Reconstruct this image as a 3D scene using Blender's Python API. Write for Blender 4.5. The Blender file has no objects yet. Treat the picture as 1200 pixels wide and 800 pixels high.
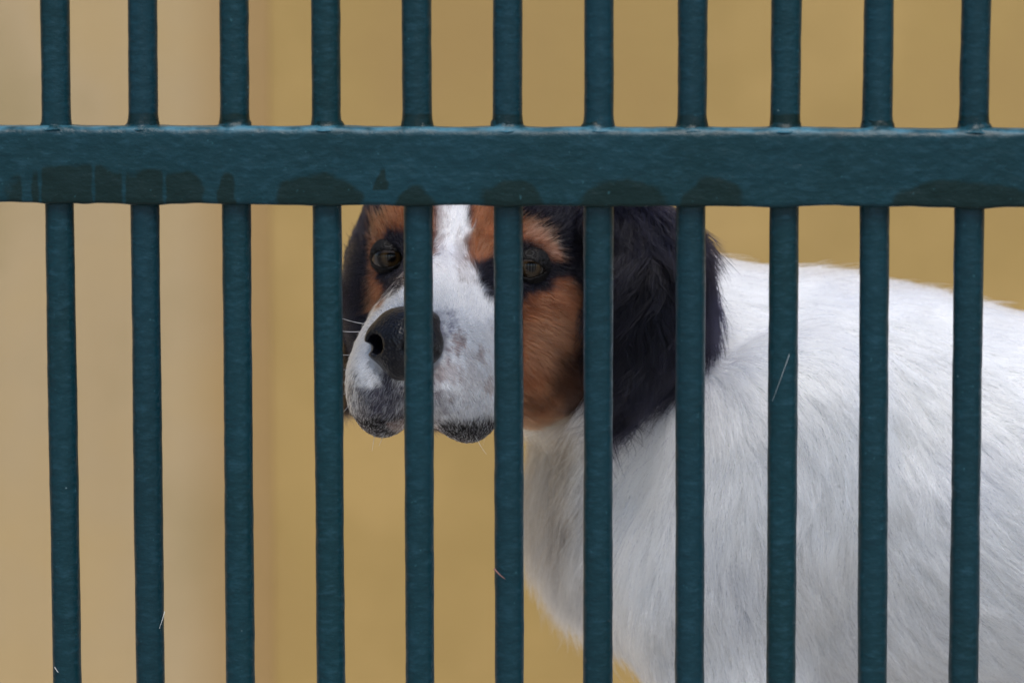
import bpy, bmesh, math, random, time
import numpy as np
from mathutils import Vector, Matrix
T0 = time.time()
random.seed(7)
rng = np.random.default_rng(11)
scene = bpy.context.scene
C = scene.collection

# ------------------------------------------------------------ camera, light
CAM = np.array([0.1127, -1.5, 0.637])
YAW, PITCH = math.radians(-4.24), math.radians(-6.13)
FPX = 3750.0                                   # focal length in 1200-wide pixels
c_f = np.array([math.sin(YAW)*math.cos(PITCH), math.cos(YAW)*math.cos(PITCH), math.sin(PITCH)])
c_r = np.array([math.cos(YAW), -math.sin(YAW), 0.0])
c_u = np.cross(c_r, c_f)
cam_d = bpy.data.cameras.new('camera')
cam = bpy.data.objects.new('camera', cam_d); C.objects.link(cam)
m = Matrix.Identity(4)
for i in range(3):
    m[i][0], m[i][1], m[i][2], m[i][3] = c_r[i], c_u[i], -c_f[i], CAM[i]
cam.matrix_world = m
cam_d.sensor_width = 36; cam_d.lens = 36*FPX/1200
cam_d.clip_start = 0.05; cam_d.clip_end = 500
cam_d.dof.use_dof = True
cam_d.dof.focus_distance = 1.58
cam_d.dof.aperture_fstop = cam_d.lens/15.0
scene.camera = cam

world = bpy.data.worlds.new('World'); scene.world = world; world.use_nodes = True
wn = world.node_tree; bg = wn.nodes['Background']
sky = wn.nodes.new('ShaderNodeTexSky'); sky.sky_type = 'NISHITA'; sky.sun_disc = False
SUN_EL, SUN_AZ = math.radians(62), math.radians(168)     # azimuth from +Y towards +X
sky.sun_elevation = SUN_EL; sky.sun_rotation = SUN_AZ
sky.air_density = 1.0; sky.dust_density = 1.5; sky.ozone_density = 1.0
wn.links.new(sky.outputs[0], bg.inputs[0]); bg.inputs[1].default_value = 0.12
sl = bpy.data.lights.new('sun', 'SUN'); sl.energy = 2.1; sl.angle = math.radians(35); sl.color = (1, .96, .9)
sun = bpy.data.objects.new('sun', sl); C.objects.link(sun)
sd = Vector((math.cos(SUN_EL)*math.sin(SUN_AZ), math.cos(SUN_EL)*math.cos(SUN_AZ), math.sin(SUN_EL)))
sun.rotation_euler = sd.to_track_quat('Z', 'Y').to_euler(); sun.location = (0, 0, 3)

scene.view_settings.view_transform = 'Standard'; scene.view_settings.look = 'None'
scene.view_settings.exposure = 1.0; scene.view_settings.gamma = 1
scene.render.engine = 'CYCLES'
scene.cycles.max_bounces = 14; scene.cycles.diffuse_bounces = 4; scene.cycles.glossy_bounces = 4
scene.cycles.transmission_bounces = 14; scene.cycles.use_denoising = True
scene.cycles_curves.shape = 'RIBBONS'

# ------------------------------------------------------------ helpers
def W(px, py, y):
    """world point seen at pixel (px,py) of the 1200x800 photo on the plane Y=y"""
    d = c_f + c_r*(px-600)/FPX - c_u*(py-400)/FPX
    return CAM + d*(y-CAM[1])/d[1]
def proj(p):
    q = p - CAM.astype(p.dtype)
    z = q @ c_f
    return 600+FPX*(q@c_r)/z, 400-FPX*(q@c_u)/z
def srgb(r, g, b):
    f = lambda v: (v/255/12.92) if v/255 <= .04045 else ((v/255+.055)/1.055)**2.4
    return (f(r), f(g), f(b), 1.0)
def hash3(i, j, k, s=0):
    h = (i.astype(np.int64)*374761393 + j.astype(np.int64)*668265263 + k.astype(np.int64)*2147483647 + s*974634777) & 0xffffffff
    h = ((h ^ (h >> 13))*1274126177) & 0xffffffff
    h = ((h ^ (h >> 16))*2246822519) & 0xffffffff
    return ((h ^ (h >> 15)) & 0xffffff)/float(0xffffff)
def noise(p, freq, seed=0):
    q = p*freq; f0 = np.floor(q); t = q-f0; t = t*t*(3-2*t); i = f0.astype(np.int64)
    r = 0
    for dx in (0, 1):
        wx = t[:, 0] if dx else 1-t[:, 0]
        for dy in (0, 1):
            wy = t[:, 1] if dy else 1-t[:, 1]
            for dz in (0, 1):
                wz = t[:, 2] if dz else 1-t[:, 2]
                r = r + wx*wy*wz*hash3(i[:, 0]+dx, i[:, 1]+dy, i[:, 2]+dz, seed)
    return r*2-1
def sstep(a, b, x):
    t = np.clip((x-a)/(b-a), 0, 1); return t*t*(3-2*t)
def ell(p, c, r, R=None):
    q = p-np.asarray(c, p.dtype)
    if R is not None: q = q @ np.asarray(R, p.dtype)      # columns of R: axes
    r = np.asarray(r, p.dtype)
    a = q/r; k0 = np.sqrt((a*a).sum(1)); b = a/r; k1 = np.sqrt((b*b).sum(1))+1e-9
    return k0*(k0-1)/k1
def cap(p, a, b, ra, rb):
    a = np.asarray(a, p.dtype); b = np.asarray(b, p.dtype); ab = b-a
    t = np.clip(((p-a)@ab)/(ab@ab), 0, 1)
    return np.sqrt(((p-a-t[:, None]*ab)**2).sum(1)) - (ra+(rb-ra)*t)
def smin(a, b, k):
    h = np.clip(.5+.5*(b-a)/k, 0, 1); return b*(1-h)+a*h-k*h*(1-h)
def smax(a, b, k): return -smin(-a, -b, k)
def axes(zdir, xhint):
    z = np.array(zdir, float); z /= np.linalg.norm(z); x = np.array(xhint, float); x -= z*(x@z); x /= np.linalg.norm(x)
    return np.stack([x, np.cross(z, x), z], 1)

def surface(fn, lo, hi, h, coarse=8, margin=1.8):
    """sparse surface nets of the implicit surface fn = 0"""
    lo = np.array(lo, float); hi = np.array(hi, float)
    nb = np.ceil((hi-lo)/(h*coarse)).astype(int)
    g = np.stack(np.meshgrid(*[np.arange(n) for n in nb], indexing='ij'), -1).reshape(-1, 3)
    cc = (lo+(g+.5)*h*coarse)
    H = h*coarse
    keep = np.abs(fn(cc)) < H*.87*margin
    g = g[keep]
    o = np.stack(np.meshgrid(*[np.arange(coarse+1)]*3, indexing='ij'), -1).reshape(-1, 3)
    n1 = coarse+1
    vals = np.empty((len(g), n1**3), np.float32)
    step = max(1, 400000//n1**3)
    for s in range(0, len(g), step):
        idx = g[s:s+step, None, :]*coarse + o[None]
        pts = lo+idx.reshape(-1, 3)*h
        vals[s:s+step] = fn(pts).reshape(-1, n1**3)
    V = vals.reshape(-1, n1, n1, n1)
    S = V < 0
    cnt = 0
    for a in (0, 1):
        for b in (0, 1):
            for c in (0, 1):
                cnt = cnt + S[:, a:a+coarse, b:b+coarse, c:c+coarse]
    act = (cnt > 0) & (cnt < 8)
    B, I, J, K = np.nonzero(act)
    cell = g[B]*coarse + np.stack([I, J, K], 1)
    N = nb*coarse+2
    key = (cell[:, 0]*N[1]+cell[:, 1])*N[2]+cell[:, 2]
    order = np.argsort(key); key = key[order]; cell = cell[order]; B, I, J, K = B[order], I[order], J[order], K[order]
    acc = np.zeros((len(B), 3)); num = np.zeros(len(B))
    cor = [(a, b, c) for a in (0, 1) for b in (0, 1) for c in (0, 1)]
    cv = {q: V[B, I+q[0], J+q[1], K+q[2]].astype(float) for q in cor}
    for q in cor:
        for ax in range(3):
            if q[ax] == 0:
                r = list(q); r[ax] = 1; r = tuple(r)
                a, b = cv[q], cv[r]; mk = (a < 0) != (b < 0)
                t = np.where(mk, a/(a-b+1e-20), 0)
                pt = np.tile(np.array(q, float), (len(B), 1)); pt[:, ax] += t
                acc += pt*mk[:, None]; num += mk
    verts = lo+(cell+acc/num[:, None])*h
    faces = []
    for ax in range(3):
        d = [0, 0, 0]; d[ax] = 1
        a = V[B, I, J, K]; b = V[B, I+d[0], J+d[1], K+d[2]]
        mk = (a < 0) != (b < 0)
        u, v = (ax+1) % 3, (ax+2) % 3
        cs = cell[mk]; flip = (a[mk] < 0)
        ids = []
        ok = np.ones(len(cs), bool)
        for (du, dv) in ((0, 0), (-1, 0), (-1, -1), (0, -1)):
            c2 = cs.copy(); c2[:, u] += du; c2[:, v] += dv
            k2 = (c2[:, 0]*N[1]+c2[:, 1])*N[2]+c2[:, 2]
            w = np.searchsorted(key, k2); w = np.clip(w, 0, len(key)-1)
            ok &= key[w] == k2; ids.append(w)
        q = np.stack(ids, 1)
        q = np.where(flip[:, None], q, q[:, ::-1])
        faces.append(q[ok])
    faces = np.concatenate(faces)
    # one Newton step
    e = h*.5; gr = np.empty_like(verts); f0 = fn(verts)
    for ax in range(3):
        dp = verts.copy(); dp[:, ax] += e; dm = verts.copy(); dm[:, ax] -= e
        gr[:, ax] = (fn(dp)-fn(dm))/(2*e)
    gn = (gr**2).sum(1)+1e-6
    stp = -f0[:, None]*gr/gn[:, None]
    ln = np.linalg.norm(stp, axis=1, keepdims=True); stp *= np.minimum(1, h*.6/(ln+1e-12))
    return verts+stp, faces, gr/np.sqrt(gn)[:, None]

def np_mesh(name, verts, faces, smooth=True):
    me = bpy.data.meshes.new(name)
    me.vertices.add(len(verts)); me.vertices.foreach_set('co', np.ascontiguousarray(verts, np.float32).ravel())
    n = faces.shape[1]
    me.loops.add(faces.size); me.loops.foreach_set('vertex_index', faces.astype(np.int32).ravel())
    me.polygons.add(len(faces)); me.polygons.foreach_set('loop_start', np.arange(0, faces.size, n, dtype=np.int32))
    me.update(calc_edges=True); me.validate()
    if smooth: me.polygons.foreach_set('use_smooth', np.ones(len(me.polygons), bool))
    return me
def obj(name, me, mat=None, parent=None):
    o = bpy.data.objects.new(name, me); C.objects.link(o)
    if mat and not me.materials: me.materials.append(mat)
    if parent: o.parent = parent
    return o
def thing(name, label, cat, loc=(0, 0, 0), group=None):
    o = bpy.data.objects.new(name, None); C.objects.link(o); o.location = loc
    o['label'] = label; o['category'] = cat; o.empty_display_size = .05
    if group: o['group'] = group
    bpy.context.view_layer.update()
    return o
def bm_obj(name, bm, mat=None, parent=None, smooth=True):
    me = bpy.data.meshes.new(name); bm.to_mesh(me); bm.free()
    for p in me.polygons: p.use_smooth = smooth
    return obj(name, me, mat, parent)
class NT:
    """small node-tree helper"""
    def __init__(s, name):
        s.m = bpy.data.materials.new(name); s.m.use_nodes = True; s.t = s.m.node_tree; s.n = s.t.nodes
        s.b = s.n['Principled BSDF']; s.out = s.n['Material Output']
    def add(s, typ, ins={}, **kw):
        n = s.n.new(typ)
        for k, v in kw.items(): setattr(n, k, v)
        for k, v in ins.items():
            if isinstance(v, bpy.types.NodeSocket): s.t.links.new(v, n.inputs[k])
            else: n.inputs[k].default_value = v
        return n
    def link(s, a, b): s.t.links.new(a, b)
    def tex(s, scale, detail=4, rough=.55, vec=None, typ='ShaderNodeTexNoise'):
        n = s.add(typ, {'Scale': scale, 'Detail': detail})
        if typ == 'ShaderNodeTexNoise': n.inputs['Roughness'].default_value = rough
        if vec is not None: s.link(vec, n.inputs['Vector'])
        return n.outputs[0]
    def ramp(s, fac, stops):
        n = s.add('ShaderNodeValToRGB', {'Fac': fac}); e = n.color_ramp.elements
        while len(e) < len(stops): e.new(.5)
        for q, (p, c) in zip(e, stops): q.position = p; q.color = c if len(c) == 4 else (*c, 1)
        return n.outputs[0]
    def mix(s, fac, a, b, typ='MIX'):
        n = s.add('ShaderNodeMix', data_type='RGBA', blend_type=typ)
        for k, v in ((0, fac), (6, a), (7, b)):
            if isinstance(v, bpy.types.NodeSocket): s.link(v, n.inputs[k])
            else: n.inputs[k].default_value = v
        return n.outputs[2]
    def math(s, op, a, b=0.0, clamp=False):
        n = s.add('ShaderNodeMath', operation=op, use_clamp=clamp)
        for k, v in ((0, a), (1, b)):
            if isinstance(v, bpy.types.NodeSocket): s.link(v, n.inputs[k])
            else: n.inputs[k].default_value = v
        return n.outputs[0]
    def bump(s, h, strength, dist, normal=None):
        n = s.add('ShaderNodeBump', {'Height': h, 'Strength': strength, 'Distance': dist})
        if normal is not None: s.link(normal, n.inputs['Normal'])
        return n.outputs[0]

# ------------------------------------------------------------ materials
def mat_paint():
    t = NT('green_enamel'); geo = t.add('ShaderNodeTexCoord').outputs['Object']
    mp = t.add('ShaderNodeMapping', {0: geo, 3: (1.0, 1.0, 1.5)}).outputs[0]
    big = t.tex(14, 3, .5, geo); fine = t.tex(330, 4, .6, mp); mid = t.tex(90, 4, .6, mp)
    col = t.ramp(big, [(.3, srgb(0, 33, 37)), (.7, srgb(3, 40, 48))])
    sep = t.add('ShaderNodeSeparateXYZ', {0: geo})
    br = t.add('ShaderNodeMapping', {0: geo, 3: (.6, 1.0, 1.7)}).outputs[0]
    brn = t.tex(200, 5, .7, br)
    col = t.mix(t.math('MULTIPLY', t.ramp(brn, [(.50, (0, 0, 0)), (.78, (1, 1, 1))]), .38), col, srgb(40, 74, 88))
    col = t.mix(t.math('MULTIPLY', t.ramp(brn, [(.28, (1, 1, 1)), (.44, (0, 0, 0))]), .4), col, srgb(0, 24, 32))
    # darker, newer brush patches, stored on the mesh
    at = t.add('ShaderNodeAttribute', attribute_name='patch').outputs['Fac']
    wob = t.math('ADD', at, t.math('MULTIPLY', t.math('SUBTRACT', mid, .5), .9))
    pm = t.ramp(wob, [(.34, (0, 0, 0)), (.66, (1, 1, 1))])
    col = t.mix(pm, col, srgb(0, 23, 21))
    # sky highlight along the upper edge, painted into the colour with patchy breaks
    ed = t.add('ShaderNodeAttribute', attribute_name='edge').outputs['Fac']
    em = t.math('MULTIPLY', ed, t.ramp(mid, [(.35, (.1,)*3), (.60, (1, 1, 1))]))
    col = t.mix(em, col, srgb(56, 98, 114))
    # chips and dust specks
    vo = t.add('ShaderNodeTexVoronoi', {'Vector': geo, 'Scale': 95.0}); 
    sp = t.math('ADD', vo.outputs['Distance'], t.math('MULTIPLY', fine, .25))
    spm = t.ramp(sp, [(.135, (1, 1, 1)), (.165, (0, 0, 0))])
    sel = t.add('ShaderNodeSeparateColor', {0: vo.outputs['Color']}).outputs[0]
    spm = t.math('MULTIPLY', spm, t.ramp(sel, [(.82, (0, 0, 0)), (.88, (1, 1, 1))]))
    col = t.mix(t.math('MULTIPLY', spm, .55), col, srgb(120, 145, 150))
    vb = t.add('ShaderNodeTexVoronoi', {'Vector': geo, 'Scale': 62.0})
    sb = t.add('ShaderNodeSeparateColor', {0: vb.outputs['Color']}).outputs[1]
    cb = t.math('MULTIPLY', t.ramp(t.math('ADD', vb.outputs['Distance'], t.math('MULTIPLY', brn, .34)), [(.15, (1, 1, 1)), (.21, (0, 0, 0))]), t.ramp(sb, [(.84, (0, 0, 0)), (.88, (1, 1, 1))]))
    col = t.mix(t.math('MULTIPLY', cb, .6), col, srgb(84, 122, 128))
    rnd = t.add('ShaderNodeObjectInfo').outputs['Random']
    col = t.mix(t.math('MULTIPLY', rnd, .28), col, srgb(6, 34, 46))
    dust = t.tex(420, 2, .5, geo)
    col = t.mix(t.math('MULTIPLY', t.ramp(dust, [(.70, (0, 0, 0)), (.80, (1, 1, 1))]), .2), col, srgb(70, 120, 130))
    t.link(col, t.b.inputs['Base Color'])
    t.link(t.ramp(mid, [(.3, (.28,)*3), (.7, (.45,)*3)]), t.b.inputs['Roughness'])
    b1 = t.bump(mid, .7, .0013)
    b2 = t.bump(brn, .6, .0006, b1)
    t.link(b2, t.b.inputs['Normal']); t.b.inputs['Specular IOR Level'].default_value = .17
    return t.m
def mat_plaster(name, c1, c2, c3, shade_band=None):
    t = NT(name); geo = t.add('ShaderNodeTexCoord').outputs['Object']
    a = t.tex(3.2, 4, .55, geo); b = t.tex(6, 5, .6, geo); c = t.tex(60, 4, .6, geo)
    col = t.ramp(a, [(.36, c3), (.5, c1), (.62, c2)])
    col = t.mix(t.math('MULTIPLY', b, .35), col, t.mix(.5, c1, srgb(150, 125, 85)))
    st = t.add('ShaderNodeMapping', {0: geo, 3: (5.0, 5.0, .5)}).outputs[0]
    streak = t.tex(1.0, 5, .6, st)
    col = t.mix(t.math('MULTIPLY', t.ramp(streak, [(.42, (0, 0, 0)), (.7, (1, 1, 1))]), .30), col, srgb(128, 104, 62))
    if shade_band:       # shade of the inside corner, painted as a brown strip
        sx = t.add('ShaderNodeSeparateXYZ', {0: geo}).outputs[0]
        dd = t.math('ADD', t.math('SUBTRACT', float(shade_band), sx), t.math('MULTIPLY', t.math('SUBTRACT', streak, .5), .05))
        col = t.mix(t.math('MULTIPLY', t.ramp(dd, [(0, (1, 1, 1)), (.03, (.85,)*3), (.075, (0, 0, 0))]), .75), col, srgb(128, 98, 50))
    t.link(col, t.b.inputs['Base Color']); t.b.inputs['Roughness'].default_value = .85
    t.link(t.bump(t.math('ADD', b, t.math('MULTIPLY', c, .4)), .25, .004), t.b.inputs['Normal'])
    return t.m
def mat_concrete():
    t = NT('concrete_floor'); geo = t.add('ShaderNodeTexCoord').outputs['Object']
    a = t.tex(2, 6, .6, geo); c = t.tex(40, 5, .6, geo)
    t.link(t.mix(t.math('MULTIPLY', c, .5), t.ramp(a, [(.3, (.30, .29, .27)), (.7, (.42, .40, .36))]), (.34, .32, .30, 1)), t.b.inputs['Base Color'])
    t.b.inputs['Roughness'].default_value = .85
    t.link(t.bump(c, .4, .006), t.b.inputs['Normal'])
    return t.m
def mat_skin():
    t = NT('coat_skin'); t.link(t.add('ShaderNodeAttribute', attribute_name='col').outputs['Color'], t.b.inputs['Base Color'])
    t.b.inputs['Roughness'].default_value = .8; t.b.inputs['Specular IOR Level'].default_value = .2
    return t.m
def mat_fur():
    t = NT('fur_strands'); col = t.add('ShaderNodeAttribute', attribute_name='col').outputs['Color']
    h = t.add('ShaderNodeBsdfHairPrincipled', model='CHIANG', parametrization='COLOR')
    t.link(col, h.inputs['Color']); h.inputs['Roughness'].default_value = .38; h.inputs['Radial Roughness'].default_value = .5
    lum = t.add('ShaderNodeSeparateColor', {0: col}).outputs[0]
    t.link(t.math('ADD', .24, t.math('MULTIPLY', t.math('MINIMUM', lum, .4), .4)), h.inputs['Roughness'])
    t.link(t.math('ADD', 1.33, t.math('MULTIPLY', t.math('MINIMUM', lum, .4), .52)), h.inputs['IOR'])
    t.link(h.outputs[0], t.out.inputs['Surface'])
    return t.m
def mat_nose():
    t = NT('wet_nose'); geo = t.add('ShaderNodeTexCoord').outputs['Object']
    v = t.add('ShaderNodeTexVoronoi', {'Vector': geo, 'Scale': 750.0}).outputs['Distance']
    t.link(t.ramp(t.tex(200, 3, .5, geo), [(.35, (.002, .002, .004)), (.7, (.004, .0045, .009))]), t.b.inputs['Base Color'])
    t.b.inputs['Roughness'].default_value = .32; t.b.inputs['Specular IOR Level'].default_value = .33
    t.link(t.bump(v, .6, .0006), t.b.inputs['Normal'])
    return t.m
def mat_simple(name, col, rough, **kw):
    t = NT(name); t.b.inputs['Base Color'].default_value = col if len(col) == 4 else (*col, 1); t.b.inputs['Roughness'].default_value = rough
    for k, v in kw.items(): t.b.inputs[k.replace('_', ' ')].default_value = v
    return t.m
def mat_eye():
    t = NT('eyeball'); geo = t.add('ShaderNodeTexCoord').outputs['Object']
    s = t.add('ShaderNodeSeparateXYZ', {0: geo})
    r = t.math('SQRT', t.math('ADD', t.math('POWER', s.outputs[0], 2.0), t.math('POWER', s.outputs[2], 2.0)))
    n = t.tex(500, 3, .6, geo)
    r2 = t.math('ADD', t.math('MULTIPLY', r, 100.0), t.math('MULTIPLY', t.math('SUBTRACT', n, .5), .1))
    col = t.ramp(r2, [(0, (.001, .001, .001)), (.22, (.001, .001, .001)), (.26, (.014, .008, .003)), (.40, (.032, .019, .007)), (.55, (.012, .007, .003)), (.62, (.004, .003, .003)), (.72, (.008, .006, .005)), (.9, (.05, .035, .03))])
    t.link(col, t.b.inputs['Base Color']); t.b.inputs['Roughness'].default_value = .10; t.b.inputs['Specular IOR Level'].default_value = .35
    t.b.inputs['Coat Weight'].default_value = .0; t.b.inputs['Coat Roughness'].default_value = .02
    return t.m
M_paint = mat_paint()

# ------------------------------------------------------------ setting
def sheet(name, pts, mat):
    bm = bmesh.new(); bm.faces.new([bm.verts.new(p) for p in pts]); o = bm_obj(name, bm, mat, None, False); o['kind'] = 'structure'; return o
sheet('ground', [(-60, -60, 0), (60, -60, 0), (60, 60, 0), (-60, 60, 0)], mat_concrete())
cor = W(318, 400, 1.22); cx, cy_ = cor[0], cor[1]
def wall(name, a, b, thick, h, mat):
    a = np.array(a); b = np.array(b); d = (b-a)/np.linalg.norm(b-a); n = np.array([-d[1], d[0]])*thick
    bm = bmesh.new()
    q = [a, b, b+n, a+n]
    lo = [bm.verts.new((p[0], p[1], -.05)) for p in q]; hi = [bm.verts.new((p[0], p[1], h)) for p in q]
    for i in range(4): bm.faces.new([lo[i], lo[(i+1) % 4], hi[(i+1) % 4], hi[i]])
    bm.faces.new(hi); bm.faces.new(lo[::-1])
    bmesh.ops.recalc_face_normals(bm, faces=bm.faces)
    o = bm_obj(name, bm, mat, None, False)
    return o
wl = wall('plaster_wall', (cx-1.6, cy_-.75), (cx, cy_), .15, 1.75, mat_plaster('pale_plaster', srgb(149, 130, 98), srgb(153, 131, 92), srgb(132, 116, 82), shade_band=cx))
wl['label'] = 'pinkish beige plaster wall left of the corner behind the bars'; wl['category'] = 'wall'
wb = wall('plaster_wall', (cx-.004, cy_+.002), (cx+4.2, cy_+.15), .15, 1.75, mat_plaster('ochre_plaster', srgb(138, 113, 60), srgb(151, 124, 71), srgb(133, 107, 58)))
wb['label'] = 'ochre yellow plaster wall behind the dog'; wb['category'] = 'wall'

# ------------------------------------------------------------ fence
top = [64.5, 167, 274, 381.5, 488, 595, 702, 812, 922, 1030, 1144]
rt = [66.5, 168, 275, 382.5, 489, 595, 702, 811, 920, 1028, 1141]
lo_ = [70, 170, 277, 383, 490, 595.5, 701.5, 809.5, 919, 1025, 1136]
bo = [79, 176.5, 282, 388, 492, 597, 700.5, 808, 915, 1022, 1129]
Z_TOP_RAIL = 0.572; Z_LOW_RAIL = 0.5405
fence = thing('metal_fence', 'dark green painted metal bar fence with one wide flat rail in front of the dog', 'fence', (0, 0, 0))
def tube(name, path, rad, mat, parent, seg=20, patchf=None, capends=True):
    """path (n,3), rad (n,) – closed-end tube with lumpy paint"""
    path = np.array(path, float); n = len(path)
    th = np.linspace(0, 2*np.pi, seg, endpoint=False)
    V = np.empty((n, seg, 3))
    for i in range(n):
        r = rad[i] if hasattr(rad, '__len__') else rad
        V[i, :, 0] = path[i, 0]+np.cos(th)*r; V[i, :, 1] = path[i, 1]+np.sin(th)*r; V[i, :, 2] = path[i, 2]
    P = V.reshape(-1, 3)
    ctr = np.repeat(path, seg, 0); dn = P-ctr; dn /= np.linalg.norm(dn, axis=1)[:, None]+1e-9
    P = P+dn*(noise(P*[1, 1, .55], 130, 3)*.00012+noise(P*[1, 1, .6], 300, 5)*.00010+noise(P, 25, 8)*.00008)[:, None]
    i = np.arange(n-1)[:, None]*seg; j = np.arange(seg)[None]; j2 = (j+1) % seg
    F = np.stack([i+j, i+j2, i+seg+j2, i+seg+j], -1).reshape(-1, 4)
    me = np_mesh(name, P, F)
    a = me.attributes.new('patch', 'FLOAT', 'POINT')
    a.data.foreach_set('value', (patchf(P) if patchf else np.zeros(len(P))).astype(np.float32))
    return obj(name, me, mat, parent)
def bar_x(k):
    """bar axis as x at the four measured heights; k outside 0..10 continues the row"""
    if 0 <= k <= 10: q = (top[k], rt[k], lo_[k], bo[k])
    else:
        e = 0 if k < 0 else 10; s = (k-e)
        q = tuple(a[e]+s*d for a, d in ((top, 102 if k < 0 else 112), (rt, 102 if k < 0 else 112), (lo_, 101 if k < 0 else 111), (bo, 100 if k < 0 else 107)))
    w = [W(q[0], 0, 0), W(q[1], 150, 0), W(q[2], 245, 0), W(q[3], 800, 0)]
    return w
for k in range(-3, 14):
    w = bar_x(k)
    zs = np.array([p[2] for p in w])[::-1]; xs = np.array([p[0] for p in w])[::-1]
    z = np.concatenate([np.arange(.08, .25, .02), np.arange(.25, .72, .0022), np.arange(.73, 1.0, .02)])
    x = np.interp(z, zs, xs)
    sl_lo = (xs[1]-xs[0])/(zs[1]-zs[0]); sl_hi = (xs[3]-xs[2])/(zs[3]-zs[2])
    x = np.where(z < zs[0], xs[0]+(z-zs[0])*sl_lo*.5, x); x = np.where(z > zs[3], xs[3]+(z-zs[3])*sl_hi*.5, x)
    r = np.full(len(z), .00695)
    sd_ = k*1.7
    r = r+.00008*np.sin(z*31+sd_)
    # paint collar where the bar meets the top of the rail
    r = r+.0010*np.exp(-((z-Z_TOP_RAIL-.004)/.0035)**2)*(.5+.5*abs(math.sin(sd_*3)))
    pf = lambda P, k=k: np.where(np.abs(P[:, 2]-Z_TOP_RAIL-.007) < .005, .8*abs(math.sin(k*2.1)), 0)+np.where(noise(P, 60, 20+k) > .82, .35, 0)
    tube('bar', np.stack([x, np.zeros(len(z))+.0004*np.sin(z*9+k), z], 1), r, M_paint, fence, patchf=pf)
# lumpy, painted-over weld where each bar stands on the rail
for k in range(-3, 14):
    bxx = bar_x(k)[1][0]; h = .0030+.0022*abs(math.sin(k*2.3)); f = .0022+.0014*abs(math.sin(k*1.3+1))
    t_ = np.linspace(0, 1, 12)
    zz = Z_TOP_RAIL+.0030+h*t_; rr = .0069+f*(1-t_)**1.8
    o = tube('weld_bead', np.stack([bxx+.0006*np.sin(zz*900+k), np.zeros(12)-.0004, zz], 1), rr, M_paint, fence, 28)
    me = o.data; P = np.empty(len(me.vertices)*3, np.float32); me.vertices.foreach_get('co', P); P = P.reshape(-1, 3).astype(float)
    P += np.stack([noise(P, 420, 60+k), noise(P, 420, 80+k), noise(P, 300, 90+k)*.8], 1)*.0006
    me.vertices.foreach_set('co', P.astype(np.float32).ravel())
    q = np.clip((P[:, 2]-Z_TOP_RAIL-.0030)/h, 0, 1)
    a = me.attributes.new('edge', 'FLOAT', 'POINT'); a.data.foreach_set('value', ((1-sstep(.2, .55, q+noise(P, 260, 66)*.25))*.8).astype(np.float32))  # painted highlight of the rail top carried onto the bead's foot
    me.attributes['patch'].data.foreach_set('value', (sstep(.35, .7, q)*(.2+.7*abs(math.sin(k*1.9)))).astype(np.float32))
    me.update()
# rails: (the wide one in view, the lower and upper ones outside the frame)
def rail(zlo, zhi, x0, x1, dens, front=-.0105, back=.0105):
    nx = int((x1-x0)/dens); prof = []
    b = .0016; bt = .0042; hh = zhi-zlo
    def arc(cy, cz, a0, a1, n=4): return [(cy+b*math.cos(a), cz+b*math.sin(a)) for a in np.linspace(a0, a1, n)]
    nz = max(4, int(hh/dens))
    prof += arc(front+b, zlo+b, -math.pi/2, -math.pi)
    prof += [(front, z) for z in np.linspace(zlo+b, zhi-bt, nz)[1:-1]]
    prof += [(front+bt*(1+math.cos(a)), zhi-bt*(1-math.sin(a))) for a in np.linspace(math.pi, math.pi/2, 7)]
    prof += [(y, zhi) for y in np.linspace(front+bt, back-b, 8)[1:-1]]
    prof += arc(back-b, zhi-b, math.pi/2, 0)
    prof += arc(back-b, zlo+b, 0, -math.pi/2)
    prof += [(y, zlo) for y in np.linspace(back-b, front+b, 6)[1:-1]]
    prof = np.array(prof); m_ = len(prof)
    X = np.linspace(x0, x1, nx)
    P = np.empty((nx, m_, 3)); P[:, :, 0] = X[:, None]; P[:, :, 1] = prof[:, 0]; P[:, :, 2] = prof[:, 1]
    P = P.reshape(-1, 3)
    return P, nx, m_
P, nx, m_ = rail(Z_LOW_RAIL, Z_TOP_RAIL+.0045, -.46, .50, .0016)
bx = [bar_x(k)[1][0] for k in range(-3, 14)]
nzr = noise(P*[.5, 1, 1], 160, 31)*.00030+noise(P*[.6, 1, 1], 60, 32)*.00035+noise(P*[.7, 1, 1], 330, 33)*.00013
mid = (Z_LOW_RAIL+Z_TOP_RAIL)/2
fr = P[:, 1] < -.0095
P[:, 1] += np.where(fr, -nzr, 0)
tp = P[:, 2] > Z_TOP_RAIL+.003
P[:, 2] += np.where(tp, noise(P*[1, .3, 1], 75, 35)*.00022+nzr*.7, 0)
lw = P[:, 2] < Z_LOW_RAIL+.0017
P[:, 2] += np.where(lw, noise(P*[1, .2, 1], 55, 36)*.0007+noise(P*[1, .2, 1], 170, 37)*.0003, 0)
for b in bx:      # weld fillets round each bar on top, sagging paint below
    g = np.exp(-((P[:, 0]-b)/.0085)**2)
    P[:, 2] += np.where(tp, g*.0007, 0) - np.where(lw, g*.0007, 0)
i = np.arange(nx-1)[:, None]*m_; j = np.arange(m_)[None]; j2 = (j+1) % m_
F = np.stack([i+j, i+m_+j, i+m_+j2, i+j2], -1).reshape(-1, 4)
me = np_mesh('rail', P, F)
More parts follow.
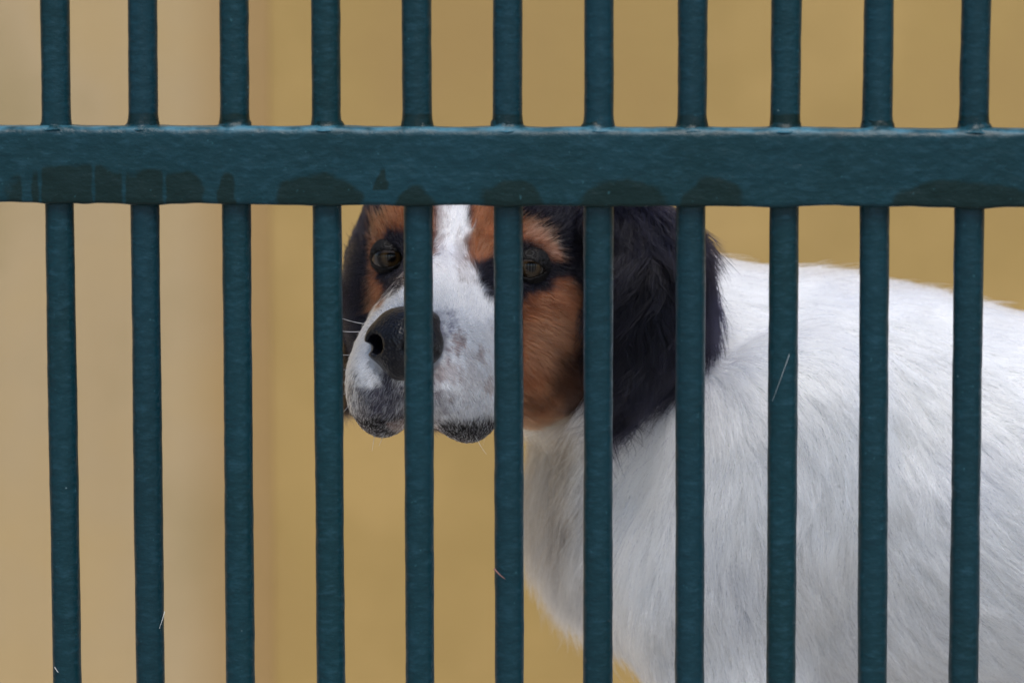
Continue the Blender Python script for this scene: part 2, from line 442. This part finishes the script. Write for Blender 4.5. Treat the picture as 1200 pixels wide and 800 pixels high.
# dark brush patches: (px centre, half width, top py)
patch = np.zeros(len(P)); ppx, ppy = proj(P)
wx = 9*noise(P, 55, 41)+5*noise(P, 160, 42); wy = 7*noise(P, 48, 43)+4*noise(P, 140, 44)
for (cx_, hw, ty) in ((90, 78, 197), (182, 30, 197), (215, 26, 200), (272, 10, 205), (372, 44, 208), (440, 5, 196), (490, 30, 222), (600, 36, 209), (727, 45, 209), (832, 34, 210), (1128, 78, 212), (30, 14, 210)):
    el_ = np.sqrt(((ppx-cx_+wx)/hw)**2*.75+(np.maximum(0, ty+26-ppy+wy)/30)**2); inx = sstep(1.22, .70, el_); iny = 1.0
    if cx_ == 440: iny = iny*(ppy < 222)
    patch = np.maximum(patch, inx*iny*.85)
streak = noise(np.stack([P[:, 0], P[:, 0]*0, P[:, 0]*0], 1), 420, 50)
patch = patch*np.where((ppx < 215) & (streak > .45), .25, 1.0)
patch *= fr
a = me.attributes.new('patch', 'FLOAT', 'POINT'); a.data.foreach_set('value', patch.astype(np.float32))
edge = sstep(Z_TOP_RAIL+.0018, Z_TOP_RAIL+.0038, P[:, 2]+noise(P, 90, 77)*.0006)*sstep(.012, -.004, P[:, 1])*.9  # mask for the painted sky highlight on the top bevel
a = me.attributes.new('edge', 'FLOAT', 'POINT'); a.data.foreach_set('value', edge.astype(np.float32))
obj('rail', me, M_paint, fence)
for (zl, zh) in ((.10, .135), (.96, .995)):
    P, nx, m_ = rail(zl, zh, -.46, .50, .01)
    i = np.arange(nx-1)[:, None]*m_; j = np.arange(m_)[None]; j2 = (j+1) % m_
    obj('rail', np_mesh('rail', P, np.stack([i+j, i+m_+j, i+m_+j2, i+j2], -1).reshape(-1, 4)), M_paint, fence)
for xx in (-.47, .51):
    bm = bmesh.new(); bmesh.ops.create_cube(bm, size=1, matrix=Matrix.Translation((xx, 0, .52)) @ Matrix.Diagonal((.035, .035, 1.04, 1)))
    bmesh.ops.bevel(bm, geom=bm.edges[:], offset=.003, segments=2, affect='EDGES'); bm_obj('post', bm, M_paint, fence)

# ------------------------------------------------------------ dog: implicit body
HR = np.array([[0.98694214, -0.15927975, 0.02398263], [-0.15825213, -0.98659016, -0.03995146], [-0.03002449, -0.03563448, 0.99891377]])
HO = np.array([-.03662, .14015, .50017]); HS = 1.10
def to_local(p): return ((p-HO) @ HR)/HS
def to_world(l): return HO + HS*(np.asarray(l, float) @ HR.T)
def head_sdf(p):
    l = to_local(p); ax = l.copy(); ax[:, 0] = np.abs(ax[:, 0])
    d = ell(l, (0, -.062, .006), (.056, .074, .041))
    d = smin(d, ell(ax, (.022, -.020, .020), (.026, .026, .024)), .018)          # brows
    d = smin(d, ell(ax, (.040, -.045, -.022), (.026, .048, .034)), .022)         # cheeks
    d = smin(d, cap(l, (0, -.005, -.022), (0, .068, -.026), .033, .0235), .020)  # muzzle
    d = smin(d, ell(l, (0, .03, -.006), (.014, .055, .012)), .010)               # bridge
    fl = ell(ax, (.0165, .060, -.043), (.0155, .036, .024))                      # flews
    fl = smin(fl, ell(ax, (.0205, .044, -.0525), (.012, .036, .022)), .012)
    d = smin(d, fl, .009)
    d = smin(d, ell(ax, (.032, -.028, -.050), (.020, .036, .028)), .018)         # jowl
    d = smin(d, cap(l, (0, .048, -.058), (0, -.03, -.062), .0115, .020), .006)   # jaw
    d = smax(d, -cap(l, (0, .105, -.036), (0, .086, -.074), .0022, .0085), .006)   # groove under nose
    so = ell(ax, (.0343, .0105, .0015), (.0105, .0085, .0062))                     # eye sockets
    d = smax(d, -so, .004)
    return d*HS
E_R = W(768, 372, .152)
axR = axes((-.14, -.10, 1), (1, .35, 0)); axL = axes((.26, -.10, 1), (1, -.6, 0))
def ear_sdf(p):
    d = ell(p, W(760, 330, .160), (.0262, .013, .046), axes((-.24, -.12, 1), (1, .30, 0)))
    d = smin(d, ell(p, W(756, 374, .152), (.0235, .012, .040), axes((.42, -.12, 1), (1, .28, 0))), .03)
    d = smin(d, cap(p, W(705, 268, .165), W(742, 278, .170), .014, .010), .014)
    d = smin(d, cap(p, W(738, 430, .152), W(729, 466, .152), .012, .006), .012)
    return d
def earl_sdf(p):
    d = ell(p, W(430, 362, .195), (.012, .018, .055), axL)
    return smin(d, cap(p, W(462, 262, .19), W(442, 300, .20), .011, .010), .012)
def body_sdf(p):
    d = ell(p, W(1085, 604, .235), (.215, .083, .108))
    d = smin(d, ell(p, W(1420, 606, .25), (.20, .078, .092)), .05)
    d = smin(d, ell(p, W(1700, 640, .25), (.10, .085, .11)), .05)
    d = smin(d, cap(p, W(690, 385, .235), W(865, 494, .235), .055, .081), .04)      # neck
    d = smin(d, cap(p, W(880, 480, .235), W(1040, 476, .235), .058, .056), .04)     # withers
    d = smin(d, ell(p, W(774, 502, .275), (.050, .058, .058), axes((-.35, 0, 1), (1, 0, 0))), .035)  # chest
    d = smin(d, ell(p, W(862, 655, .255), (.050, .060, .080)), .03)
    d = smin(d, ell(p, W(905, 570, .163), (.055, .034, .082), axes((.25, 0, 1), (1, 0, 0))), .018)      # shoulder blade
    for dy in (0., .125):
        d = smin(d, cap(p, W(826, 676, .185+dy), W(890, 850, .176+dy), .046, .034), .022)            # upper arm
        e = W(905, 850, .185+dy); wr = np.array([e[0]-.005, e[1], .09]); paw = np.array([e[0]-.03, e[1], .022])
        d = smin(d, cap(p, e, wr, .028, .017), .015); d = smin(d, cap(p, wr, paw, .017, .018), .01)
        d = smin(d, ell(p, paw-[.018, 0, .002], (.032, .022, .019)), .01)
        hp = W(1700, 620, .185+dy); kn = hp+[-.06, -.005, -.13]; hk = np.array([hp[0]+.07, hp[1], .14]); ft = np.array([hp[0]+.03, hp[1], .022])
        d = smin(d, cap(p, hp, kn, .068, .042), .03); d = smin(d, cap(p, kn, hk, .036, .017), .015)
        d = smin(d, cap(p, hk, ft, .016, .016), .01); d = smin(d, ell(p, ft-[.025, 0, .002], (.034, .021, .019)), .01)
    t0 = W(1880, 520, .25); d = smin(d, cap(p, t0, t0+[.16, 0, .03], .018, .007), .03)
    return d
def dog_sdf(p):
    p = np.asarray(p, np.float64)
    b = body_sdf(p)
    near = np.linalg.norm(p-to_world((0, -.02, -.02)), axis=1) < .27
    b = b + .0022*noise(p, 19, 7) + .0012*noise(p, 47, 8)
    d = b.copy()
    if near.any():
        q = p[near]
        h = head_sdf(q); e = smin(ear_sdf(q), earl_sdf(q), .002)
        x = smin(h, b[near], .03); d[near] = smin(x, e, .006)
    return d
V, F, NRM = surface(dog_sdf, (-.17, 0.0, -.01), (.86, .44, .64), .0022)
print('body mesh', len(V), len(F), round(time.time()-T0, 1))

# ---- coat pattern: per point colour, hair length, flow
def poly_sd(px, py, pts):
    """signed distance (negative inside) to a polygon, in pattern units"""
    pts = np.array(pts, float); d = np.full(len(px), 1e9); ins = np.zeros(len(px), bool)
    for a, b in zip(pts, np.roll(pts, -1, 0)):
        e = b-a; wx, wy = px-a[0], py-a[1]; t = np.clip((wx*e[0]+wy*e[1])/(e@e), 0, 1)
        d = np.minimum(d, (wx-e[0]*t)**2+(wy-e[1]*t)**2)
        c = ((a[1] > py) != (b[1] > py)) & (px < (b[0]-a[0])*(py-a[1])/(b[1]-a[1]+1e-12)+a[0]); ins ^= c
    d = np.sqrt(d); return np.where(ins, -d, d)
WHITE = np.array([.93, .93, .93]); TAN = np.array([.175, .064, .027]); BLACK = np.array([.0036, .0033, .0072]); CREAM_SHADE = np.array([.23, .175, .125])
SNOUT = [(510, 236), (551, 236), (549, 270), (546, 300), (556, 322), (567, 342), (580, 360), (592, 385), (600, 430), (600, 520), (560, 545), (400, 545), (400, 420), (420, 385), (440, 362), (472, 338), (505, 305), (512, 270)]
T_BROW_R = [(551, 236), (580, 236), (600, 256), (630, 262), (650, 278), (660, 305), (648, 303), (636, 290), (612, 282), (590, 290), (572, 306), (552, 312), (548, 285)]
T_CHEEK_R = [(600, 348), (640, 338), (662, 322), (676, 345), (688, 400), (690, 450), (668, 470), (650, 490), (618, 508), (596, 490), (585, 380)]
T_LEFT = [(505, 236), (456, 236), (440, 258), (432, 290), (433, 330), (438, 372), (470, 352), (476, 338), (500, 300), (512, 262)]
D_EYE_R = [(560, 318), (590, 290), (612, 284), (634, 292), (652, 312), (648, 328), (634, 342), (612, 350), (590, 354), (568, 342)]
D_EYE_L = [(440, 292), (447, 275), (462, 265), (482, 270), (488, 310), (480, 342), (466, 358), (450, 354), (440, 326)]
def coat(P, N, jit=1.0):
    P = np.asarray(P, np.float64); n = len(P)
    px, py = proj(P); l = to_local(P)
    n1 = noise(P, 160, 1); n2 = noise(P, 420, 2); n3 = noise(P, 45, 3); n4 = noise(P, 18, 4)
    J = (n1*5+n2*4)*jit
    rh = hash3(*[np.floor(P[:, q]*850).astype(np.int64) for q in range(3)], 17)
    h = head_sdf(P); b = body_sdf(P); e = np.minimum(ear_sdf(P), earl_sdf(P))
    ear = e < np.minimum(h, b)-.001
    ishead = (h < b-.004) & ~ear
    col = np.tile(WHITE, (n, 1)); ln = np.full(n, .021)
    lum = 1 + .05*n3+.04*n1
    # bluish ticking / thinner dark skin patches on the body
    patchy = sstep(.1, .7, n4+.45*n3)*.30
    col = col*(1-patchy[:, None]) + patchy[:, None]*np.array([.40, .45, .62])
    cream_shade = sstep(735, 665, px)*sstep(455, 485, py)*(.9-.30*sstep(600, 700, py)) + sstep(620, 780, py)*.16
    col = col*(1-cream_shade[:, None]) + cream_shade[:, None]*CREAM_SHADE
    # throat fur: cream, its colour darkened for the shade under the ear
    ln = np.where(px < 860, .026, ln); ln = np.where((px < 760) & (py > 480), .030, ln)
    # --- head
    def over(c, sdv, soft=5.0):
        w = sstep(soft, -soft, sdv+J)[:, None]*ishead[:, None]; return c, w
    hc = np.tile(BLACK, (n, 1))
    def lay(base, colr, sdv, soft=5.0, k=1.0):
        w = (sstep(soft, -soft, sdv+J)*k)[:, None]; return base*(1-w)+np.asarray(colr)*w
    front = l[:, 1] > -.06
    tanv = TAN*(1+.35*n1[:, None]+.2*n2[:, None])
    for T in (T_BROW_R, T_CHEEK_R, T_LEFT): hc = np.where(front[:, None], lay(hc, tanv, poly_sd(px, py, T), 6), hc)
    ck = poly_sd(px, py, [(612, 375), (650, 370), (675, 380), (668, 410), (640, 430), (612, 425)])
    hc = lay(hc, np.array([.33, .16, .085]), ck, 14, .5)
    hc = lay(hc, np.array([.05, .022, .014]), poly_sd(px, py, [(655, 415), (695, 400), (695, 490), (655, 478), (642, 450)]), 14, .85)
    hc = lay(hc, np.array([.50, .27, .19]), poly_sd(px, py, [(614, 266), (632, 268), (652, 284), (656, 300), (640, 290), (614, 278)]), 5, .45)
    hc = lay(hc, BLACK*1.2, poly_sd(px, py, D_EYE_R)+3, 6); hc = lay(hc, BLACK*1.2, poly_sd(px, py, D_EYE_L)+3.5, 6)
    sn = poly_sd(px, py, SNOUT)
    snout = (l[:, 1] > .018) | ((l[:, 1] > -.06) & (np.abs(l[:, 0]) < .03) & (l[:, 2] > -.03))
    sn = np.where(snout, sn, 60)
    white_m = np.array([.90, .90, .93])
    hc = lay(hc, white_m, sn, 4)
    # brown roan edging on the blaze, freckles on the muzzle
    sm = snout & (sn < 3)
    def fre(cx, cy, rx, ry, colr, k):
        nonlocal hc
        q = 1-np.sqrt(((px-cx)/rx)**2+((py-cy)/ry)**2)+n2*.45+n1*.25+(rh-.5)*.75
        w = (sstep(-.1, .35, q)*k*sm)[:, None]; hc = hc*(1-w)+np.array(colr)*w
    fre(514, 255, 10, 45, (.10, .05, .04), .75); fre(541, 300, 9, 22, (.16, .10, .08), .6); fre(548, 325, 10, 14, (.2, .13, .1), .4)
    fre(537, 402, 9, 16, (.16, .08, .06), .85); fre(563, 416, 5, 11, (.3, .16, .13), .7); fre(573, 452, 6, 10, (.3, .16, .13), .7)
    fre(525, 437, 22, 12, (.36, .25, .24), .5); fre(505, 445, 14, 22, (.30, .2, .19), .5); fre(510, 375, 26, 16, (.20, .20, .28), .6); fre(517, 395, 12, 22, (.10, .09, .13), .7)
    fre(545, 480, 26, 18, (.40, .40, .46), .45); fre(440, 472, 40, 32, (.045, .045, .06), .95); fre(440, 492, 34, 16, (.03, .028, .04), .95)
    fre(463, 466, 28, 26, (.045, .042, .06), .85); fre(505, 478, 24, 30, (.13, .10, .12), .6); fre(552, 440, 22, 30, (.42, .33, .31), .45); fre(545, 508, 34, 10, (.06, .05, .07), .8); fre(520, 498, 20, 12, (.1, .08, .1), .6)
    # lips
    lip = sstep(-.056, -.062, l[:, 2]+(rh-.5)*.004)*sstep(.0, .02, l[:, 1])
    lip = lip*sm; hc = hc*(1-lip[:, None])+np.array([.006, .005, .006])*lip[:, None]*.9
    chin = (l[:, 2] < -.062) & (np.abs(l[:, 0]) < .012) & (l[:, 1] > .0)
    hc = np.where(chin[:, None] & sm[:, None], np.array([.16, .11, .10]), hc)
    hl = np.full(n, .0075)
    hl = np.where(sn < 0, .0045+.004*sstep(.06, -.02, l[:, 1]), hl)
    hl = np.where(np.abs(l[:, 1]-.085) < .02, .003, hl)
    hl = np.where(lip > .5, .0016, hl)
    de = np.minimum(np.hypot(px-455, py-303), np.hypot(px-620, py-316)); hl = hl*(.30+.7*sstep(18, 45, de))
    hl = np.where((l[:, 1] < -.05), .014, hl)
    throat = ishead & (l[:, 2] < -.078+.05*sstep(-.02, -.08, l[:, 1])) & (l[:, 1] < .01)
    hc = np.where(throat[:, None], CREAM_SHADE*.8, hc)
    wh = ishead[:, None]; col = np.where(wh, hc, col); ln = np.where(ishead, hl, ln)
    # ears
    ec = BLACK*(1+.3*n1[:, None])
    brown = sstep(409, 399, px)[:, None]*.7; ec = ec*(1-brown)+np.array([.20, .12, .05])*brown
    col = np.where(ear[:, None], ec, col)
    el = np.where(px > 600, .020+.008*sstep(300, 430, py), .012); ln = np.where(ear, el, ln)
    # black where the skull meets the neck under the ears
    bk = (~ishead & ~ear) & (h < .02) & (l[:, 2] > -.02) & (px < 800)
    col = np.where(bk[:, None], BLACK, col)
    return col*lum[:, None], ln, ear, ishead, px, py, l
FL = np.array([  # px, py, dx, dy (picture directions of the lie of the coat)
 (640,560,-.2,1),(740,515,-.75,.65),(700,520,-.5,.8),(740,600,-.35,1),(790,540,-.5,.9),(840,540,-.15,1),(850,480,.5,.85),(860,420,.75,.6),(850,340,.9,.3),(900,325,1,.15),
 (890,380,.95,.3),(930,400,.95,.35),(960,440,.75,.65),(900,470,.6,.75),(915,520,.35,.95),(990,440,.25,1),(1000,520,.0,1),(960,520,.2,1),(960,600,.1,1),(850,620,.05,1),(850,720,.3,1),(750,720,.15,1),(750,640,-.1,1),
 (1000,340,1,.15),(1070,345,1,.2),(1060,420,.8,.6),(1080,500,.6,.8),(1030,470,.45,.9),(1080,620,.6,.8),(970,700,.45,.9),(1020,700,.5,.85),(1170,380,1,.25),(1170,460,.85,.5),(1170,560,.75,.65),(1170,700,.85,.5),(1100,740,.7,.6),
 (1350,400,1,.2),(1350,650,.9,.4),(1700,420,1,.3),(1700,700,.6,.8),(1900,540,1,.1),(900,900,0,1),(880,1300,0,1),(1700,1200,0,1),(680,640,-.4,.9),(650,520,-.3,1)], float)
FH = np.array([
 (455,372,-.4,-.9),(500,350,.2,-1),(535,300,.05,-1),(535,250,0,-1),(560,360,.6,-.7),(570,420,.9,.15),(545,450,.7,.5),(520,470,.4,.8),(545,505,.3,1),(430,440,-.8,.5),(445,475,-.3,.9),(425,400,-.9,.1),
 (480,480,.1,1),(565,270,.3,-.95),(600,250,.6,-.8),(640,270,.85,-.5),(660,300,.95,.1),(620,360,.9,.35),(650,400,.9,.4),(660,450,.8,.7),(620,450,.8,.6),(620,480,.7,.8),(445,260,-.3,-.9),(432,300,-.9,-.2),(436,350,-.8,.6),
 (650,245,.6,-.7),(680,300,.7,.7),(600,330,.8,.4),(480,250,-.1,-1)], float)
FE = np.array([(700,270,.2,1),(740,300,-.1,1),(800,290,.5,.9),(830,350,.25,1),(835,400,-.25,1),(780,420,-.15,1),(740,440,-.1,1),(750,350,-.15,1),(790,350,.1,1),(730,480,-.1,1),(800,450,-.5,.9),(430,280,-.6,.8),(415,350,-.45,.9),(425,420,-.2,1)], float)
def flow2(px, py, A, pw=3.2):
    num = np.zeros((len(px), 2)); den = np.zeros(len(px))
    for x, y, dx, dy in A:
        w = 1/(((px-x)**2+(py-y)**2)+200)**(pw/2); L = math.hypot(dx, dy)
        num[:, 0] += w*dx/L; num[:, 1] += w*dy/L; den += w
    return num/den[:, None]

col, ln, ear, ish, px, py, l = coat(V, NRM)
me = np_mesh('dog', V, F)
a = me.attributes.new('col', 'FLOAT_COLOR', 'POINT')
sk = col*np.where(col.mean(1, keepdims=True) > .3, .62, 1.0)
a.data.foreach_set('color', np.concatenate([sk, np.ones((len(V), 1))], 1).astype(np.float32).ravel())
dog = obj('dog', me, mat_skin())
dog['label'] = 'white spaniel with tan and black face and black ears standing behind the green bars'; dog['category'] = 'dog'
print('coat', round(time.time()-T0, 1))

# ---- fur strands
tri = np.concatenate([F[:, [0, 1, 2]], F[:, [0, 2, 3]]])
A_, B_, C_ = V[tri[:, 0]], V[tri[:, 1]], V[tri[:, 2]]
area = np.linalg.norm(np.cross(B_-A_, C_-A_), axis=1)/2
ctr = (A_+B_+C_)/3; tn = NRM[tri[:, 0]]
vd = ctr-CAM; vd /= np.linalg.norm(vd, axis=1)[:, None]; facing = -(vd*tn).sum(1)
cpx, cpy = proj(ctr)
dens = np.where((cpx > 340) & (cpx < 1320) & (cpy > 150) & (cpy < 900), 1.0, .10)
dens *= np.where(facing > -.15, 1, .18)
wH = np.where(ish[tri[:, 0]], 2.6, 1.0)*np.where(ear[tri[:, 0]], 1.5, 1.0)
wgt = area*dens*wH
NH = 330000
pick = rng.choice(len(tri), NH, p=wgt/wgt.sum())
u = rng.random((NH, 2)); fl = u.sum(1) > 1; u[fl] = 1-u[fl]
t0_ = tri[pick]; w0 = 1-u.sum(1)
R0 = V[t0_[:, 0]]*w0[:, None]+V[t0_[:, 1]]*u[:, :1]+V[t0_[:, 2]]*u[:, 1:]
NN = NRM[t0_[:, 0]]*w0[:, None]+NRM[t0_[:, 1]]*u[:, :1]+NRM[t0_[:, 2]]*u[:, 1:]; NN /= np.linalg.norm(NN, axis=1)[:, None]
low = dens[pick] < .5
# nothing grows through the nose pad or the eye openings
NOSE_C = np.array([0, .094, -.0235])
lh = to_local(R0); nosemask = (((lh-NOSE_C)/[.0185, .016, .0165])**2).sum(1) < 1
EYE = [np.array([-.0332, .0010, .0022]), np.array([.0350, .0010, .0012])]
eyemask = np.zeros(NH, bool)
for ec in EYE:
    q = lh-ec; eyemask |= (np.abs(q[:, 0]) < .0084) & (np.abs(q[:, 2]) < .0050) & (q[:, 1] > -.006)
kp = ~(nosemask | eyemask)
R0, NN, low = R0[kp], NN[kp], low[kp]; NH = len(R0)
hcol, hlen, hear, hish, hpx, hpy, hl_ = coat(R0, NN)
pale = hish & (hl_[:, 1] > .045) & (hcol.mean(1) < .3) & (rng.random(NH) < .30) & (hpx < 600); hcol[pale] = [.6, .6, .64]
f2 = np.where(hear[:, None], flow2(hpx, hpy, FE), np.where(hish[:, None], flow2(hpx, hpy, FH), flow2(hpx, hpy, FL)))
f2[:, 0] += .16*noise(R0, 34, 60)+.14*noise(R0, 90, 61); f2[:, 1] += .12*noise(R0, 34, 62)+.12*noise(R0, 90, 63)
d3 = f2[:, :1]*c_r-f2[:, 1:]*c_u
d3 -= NN*(d3*NN).sum(1)[:, None]; ln3 = np.linalg.norm(d3, axis=1, keepdims=True)
d3 = d3/(ln3+1e-6)
d3 += rng.normal(0, .10, d3.shape)
d3 += np.where(hear, .45, 0)[:, None]*np.stack([noise(R0, 48, 101), noise(R0, 48, 102)*.5, noise(R0, 48, 103)*.5], 1)
# clumping
cs = np.where(hear, .0085, np.where(hish, .0022, .0072))
K = 6; ts = np.linspace(0, 1, K)
def clump_center(P, cell):
    g = np.floor(P/cell[:, None]).astype(np.int64); best = np.full(len(P), 1e9); cc = P.copy()
    for a in (-1, 0, 1):
        for b in (-1, 0, 1):
            for c in (-1, 0, 1):
                q = g+[a, b, c]
                o = np.stack([hash3(q[:, 0], q[:, 1], q[:, 2], s) for s in (71, 72, 73)], 1)
                pt = (q+o)*cell[:, None]; d = ((pt-P)**2).sum(1); mk = d < best
                best = np.where(mk, d, best); cc[mk] = pt[mk]
    return cc
cc2 = clump_center(R0, cs*2.6); cc = clump_center(R0, cs); to2 = cc2-R0; to2 -= NN*(to2*NN).sum(1)[:, None]; toc = cc-R0; toc -= NN*(toc*NN).sum(1)[:, None]
lift = np.where(hish, .38, .30)+rng.normal(0, .06, NH)+.16*(hash3(*[np.floor(cc[:, q]*9000).astype(np.int64) for q in range(3)], 5)-.5); lift = np.where(hear, .34+.1*rng.random(NH), lift)
L = hlen*(rng.uniform(.55, 1.15, NH)); L = np.where(low, L*1.1, L)
ck = np.where(hear, .75, np.where(hish, .45, .85))*rng.uniform(.4, 1, NH)
pts = np.empty((NH, K, 3))
grav = np.array([0, 0, -1.0])
bend = noise(R0, 120, 80)
side = np.cross(NN, d3)
for k, t in enumerate(ts):
    s = L*t
    pts[:, k] = R0 + d3*s[:, None] + NN*(s*lift*(1-.62*t))[:, None] + toc*(ck*t**1.5)[:, None] + to2*(np.where(hish, .1, .38)*t**1.8)[:, None] + grav*(L*.10*t*t)[:, None]
    wav = np.where(hear, .20, .045)*L*np.sin(t*4.5+bend*3+cc[:, 0]*900)
    pts[:, k] += side*(wav*t + L*.12*bend*t*t)[:, None]
pts[:, 0] -= NN*.0006
radb = np.where(hish, .000085, np.where(hear, .00010, .00012))*rng.uniform(.7, 1.3, NH); radb = np.where(low, radb*2.2, radb)
prof = np.array([1, 1, .9, .75, .5, .12])
cv = bpy.data.hair_curves.new('fur')
cv.add_curves([K]*NH)
cv.attributes['position'].data.foreach_set('vector', pts.astype(np.float32).ravel())
ra = cv.attributes.get('radius') or cv.attributes.new('radius', 'FLOAT', 'POINT')
ra.data.foreach_set('value', (radb[:, None]*prof[None]).astype(np.float32).ravel())
var = rng.normal(1, .10, NH)+.10*noise(cc, 3000, 90)
cv2 = np.where(hish, np.where(hcol.mean(1) < .4, 1.1, .5), 1.0)*(.34*(hash3(*[np.floor(cc[:, q]*9000).astype(np.int64) for q in range(3)], 9)-.52)+.10*noise(R0*[1, 1, 1], 60, 95))
var = var+cv2
hc = np.clip(hcol*var[:, None], .002, .93)
cool = np.clip(-cv2*2.2, 0, .35)[:, None]*(hcol.mean(1) > .5)[:, None]; hc = hc*(1-cool)+hc*np.array([.90, .91, 1.0])*cool
# odd stray dark or pale strands
dk = (rng.random(NH) < .05) & (hcol.mean(1) > .5) & ~hish; hc[dk] *= np.array([.42, .42, .50])
ca = cv.attributes.new('col', 'FLOAT_COLOR', 'CURVE')
ca.data.foreach_set('color', np.concatenate([hc, np.ones((NH, 1))], 1).astype(np.float32).ravel())
cv.materials.append(mat_fur())
fur = bpy.data.objects.new('fur', cv); C.objects.link(fur); fur.parent = dog
fur['kind'] = 'stuff'
print('fur', NH, round(time.time()-T0, 1))

# ---- nose, eyes, eyelids, whiskers
NA = math.radians(13); NROT = np.array([[math.cos(NA), -math.sin(NA), 0], [math.sin(NA), math.cos(NA), 0], [0, 0, 1]])
def nose_sdf(p):
    l = (to_local(p)-NOSE_C) @ NROT; a = l.copy(); a[:, 0] = np.abs(a[:, 0])
    d = ell(l, (0, 0, .001), (.0165, .0125, .0125))
    d = smin(d, ell(a, (.0100, .001, -.001), (.0078, .0105, .0088)), .004)
    d = smin(d, ell(l, (0, -.006, .009), (.013, .012, .006)), .005)
    d = smin(d, ell(l, (0, .003, -.0085), (.0088, .0075, .0085)), .005)
    d = smax(d, -cap(l, (0, .0145, .003), (0, .011, -.020), .0011, .0013), .0016)                   # philtrum
    no = cap(a, (.0100, .0125, -.0005), (.0086, .003, -.001), .0049, .0036)
    no = np.minimum(no, cap(a, (.0120, .0110, -.0022), (.0180, .002, -.0040), .0025, .0018))
    d = smax(d, -no, .0022)
    return d*HS
NV, NF, _ = surface(nose_sdf, to_world(NOSE_C)-.034, to_world(NOSE_C)+.034, .0008)
ctrn = to_world(NOSE_C)
o = obj('nose', np_mesh('nose', NV-ctrn, NF), mat_nose(), dog); o.location = ctrn
M_eye = mat_eye(); M_lid = mat_simple('eyelid_skin', (.005, .0045, .005), .6, Specular_IOR_Level=.25)
gaze = {-1: np.array([.20, -1, .05]), 1: np.array([.10, -1, .03])}
for s, ec in zip((-1, 1), EYE):
    c = to_world(ec); r = .0089*HS
    bm = bmesh.new(); bmesh.ops.create_uvsphere(bm, u_segments=40, v_segments=30, radius=r)
    bmesh.ops.rotate(bm, verts=bm.verts, matrix=Matrix.Rotation(math.pi/2, 3, 'X'))
    e = bm_obj('eye', bm, M_eye, dog); e.location = c
    g = gaze[s]/np.linalg.norm(gaze[s])
    e.rotation_euler = Vector(g).to_track_quat('-Y', 'Z').to_euler()
    def lid(p, ec=ec, s=s):
        l = to_local(p)-ec
        d = np.linalg.norm(l, axis=1)-.0095
        d = smax(d, -(np.linalg.norm(l, axis=1)-.0091), .0003)
        tl = .20*s*-1
        x = l[:, 0]; z = l[:, 2]-x*tl*.6
        # almond opening
        al = np.maximum(np.sqrt(x**2+(z+.0058)**2)-.0095, np.sqrt(x**2+(z-.0062)**2)-.0104)
        al = smax(al, -l[:, 1], .001)
        d = smax(d, -al, .0009)
        d = np.maximum(d, -l[:, 1]-.003)
        return d*HS
    LV, LF, _ = surface(lid, c-.018, c+.018, .00055)
    o = obj('eyelid', np_mesh('eyelid', LV-c, LF), M_lid, dog); o.location = c
M_wh = mat_simple('whisker_hair', (.75, .74, .72), .4)
def whisker(p0, p1, sag, r=.00016, name='whisker', mat=M_wh, parent=dog, k=9):
    p0 = np.array(p0); p1 = np.array(p1); pts = [p0+(p1-p0)*t+np.array([0, 0, -1])*sag*4*t*(1-t) for t in np.linspace(0, 1, k)]
    d = (p1-p0)/np.linalg.norm(p1-p0); a = np.cross(d, [0, 1, 0.3]); a /= np.linalg.norm(a); b = np.cross(d, a)
    V_ = []; F_ = []
    for i, p in enumerate(pts):
        rr = r*(1-.75*i/(k-1))
        for j in range(4): th = j*math.pi/2; V_.append(p+rr*(math.cos(th)*a+math.sin(th)*b)-p0)
    for i in range(k-1):
        for j in range(4): F_.append((i*4+j, i*4+(j+1) % 4, i*4+4+(j+1) % 4, i*4+4+j))
    o = obj(name, np_mesh(name, np.array(V_), np.array(F_)), mat, parent); o.location = p0; return o
for (x0, y0, d0, x1, y1, d1, sg) in ((432, 380, .075, 384, 366, .06, .001), (424, 415, .07, 384, 412, .05, .001), (420, 428, .07, 388, 433, .05, .001), (417, 440, .07, 386, 452, .05, .001),
    (416, 450, .07, 388, 470, .05, .001), (418, 462, .07, 396, 488, .06, .001), (440, 505, .07, 436, 528, .05, -.0005), (452, 505, .07, 444, 522, .05, 0), (552, 500, .07, 570, 532, .05, .001), (427, 388, .07, 380, 384, .06, .001)):
    whisker(W(x0, y0, d0), W(x1, y1, d1), sg)

# ---- small things caught on the bars
def strand(x0, y0, x1, y1, name, label, mat, r, d=-.0078):
    p0 = W(x0, y0, d); o = whisker(p0, W(x1, y1, d), .0004, r, name, mat, None); o['label'] = label; o['category'] = 'hair'; return o
strand(925, 415, 905, 470, 'loose_hair', 'pale stray hair stuck slantwise on the ninth bar in front of the dog', mat_simple('dull_hair', (.30, .33, .34), .5), .00014, -.0076)
strand(193, 716, 186, 738, 'loose_hair', 'fine pale hair caught on the right edge of the second bar near the bottom', M_wh, .00013, -.0045)
strand(64, 781, 76, 797, 'loose_hair', 'fine pale hair stuck to the first bar in the bottom left corner', M_wh, .00012, -.0060)
sp = strand(579, 666, 592, 678, 'dry_splinter', 'tiny reddish dry splinter stuck to the left edge of the bar under the muzzle', mat_simple('dry_stem', (.16, .07, .06), .7), .0005)
sp['category'] = 'splinter'
print('done', round(time.time()-T0, 1))
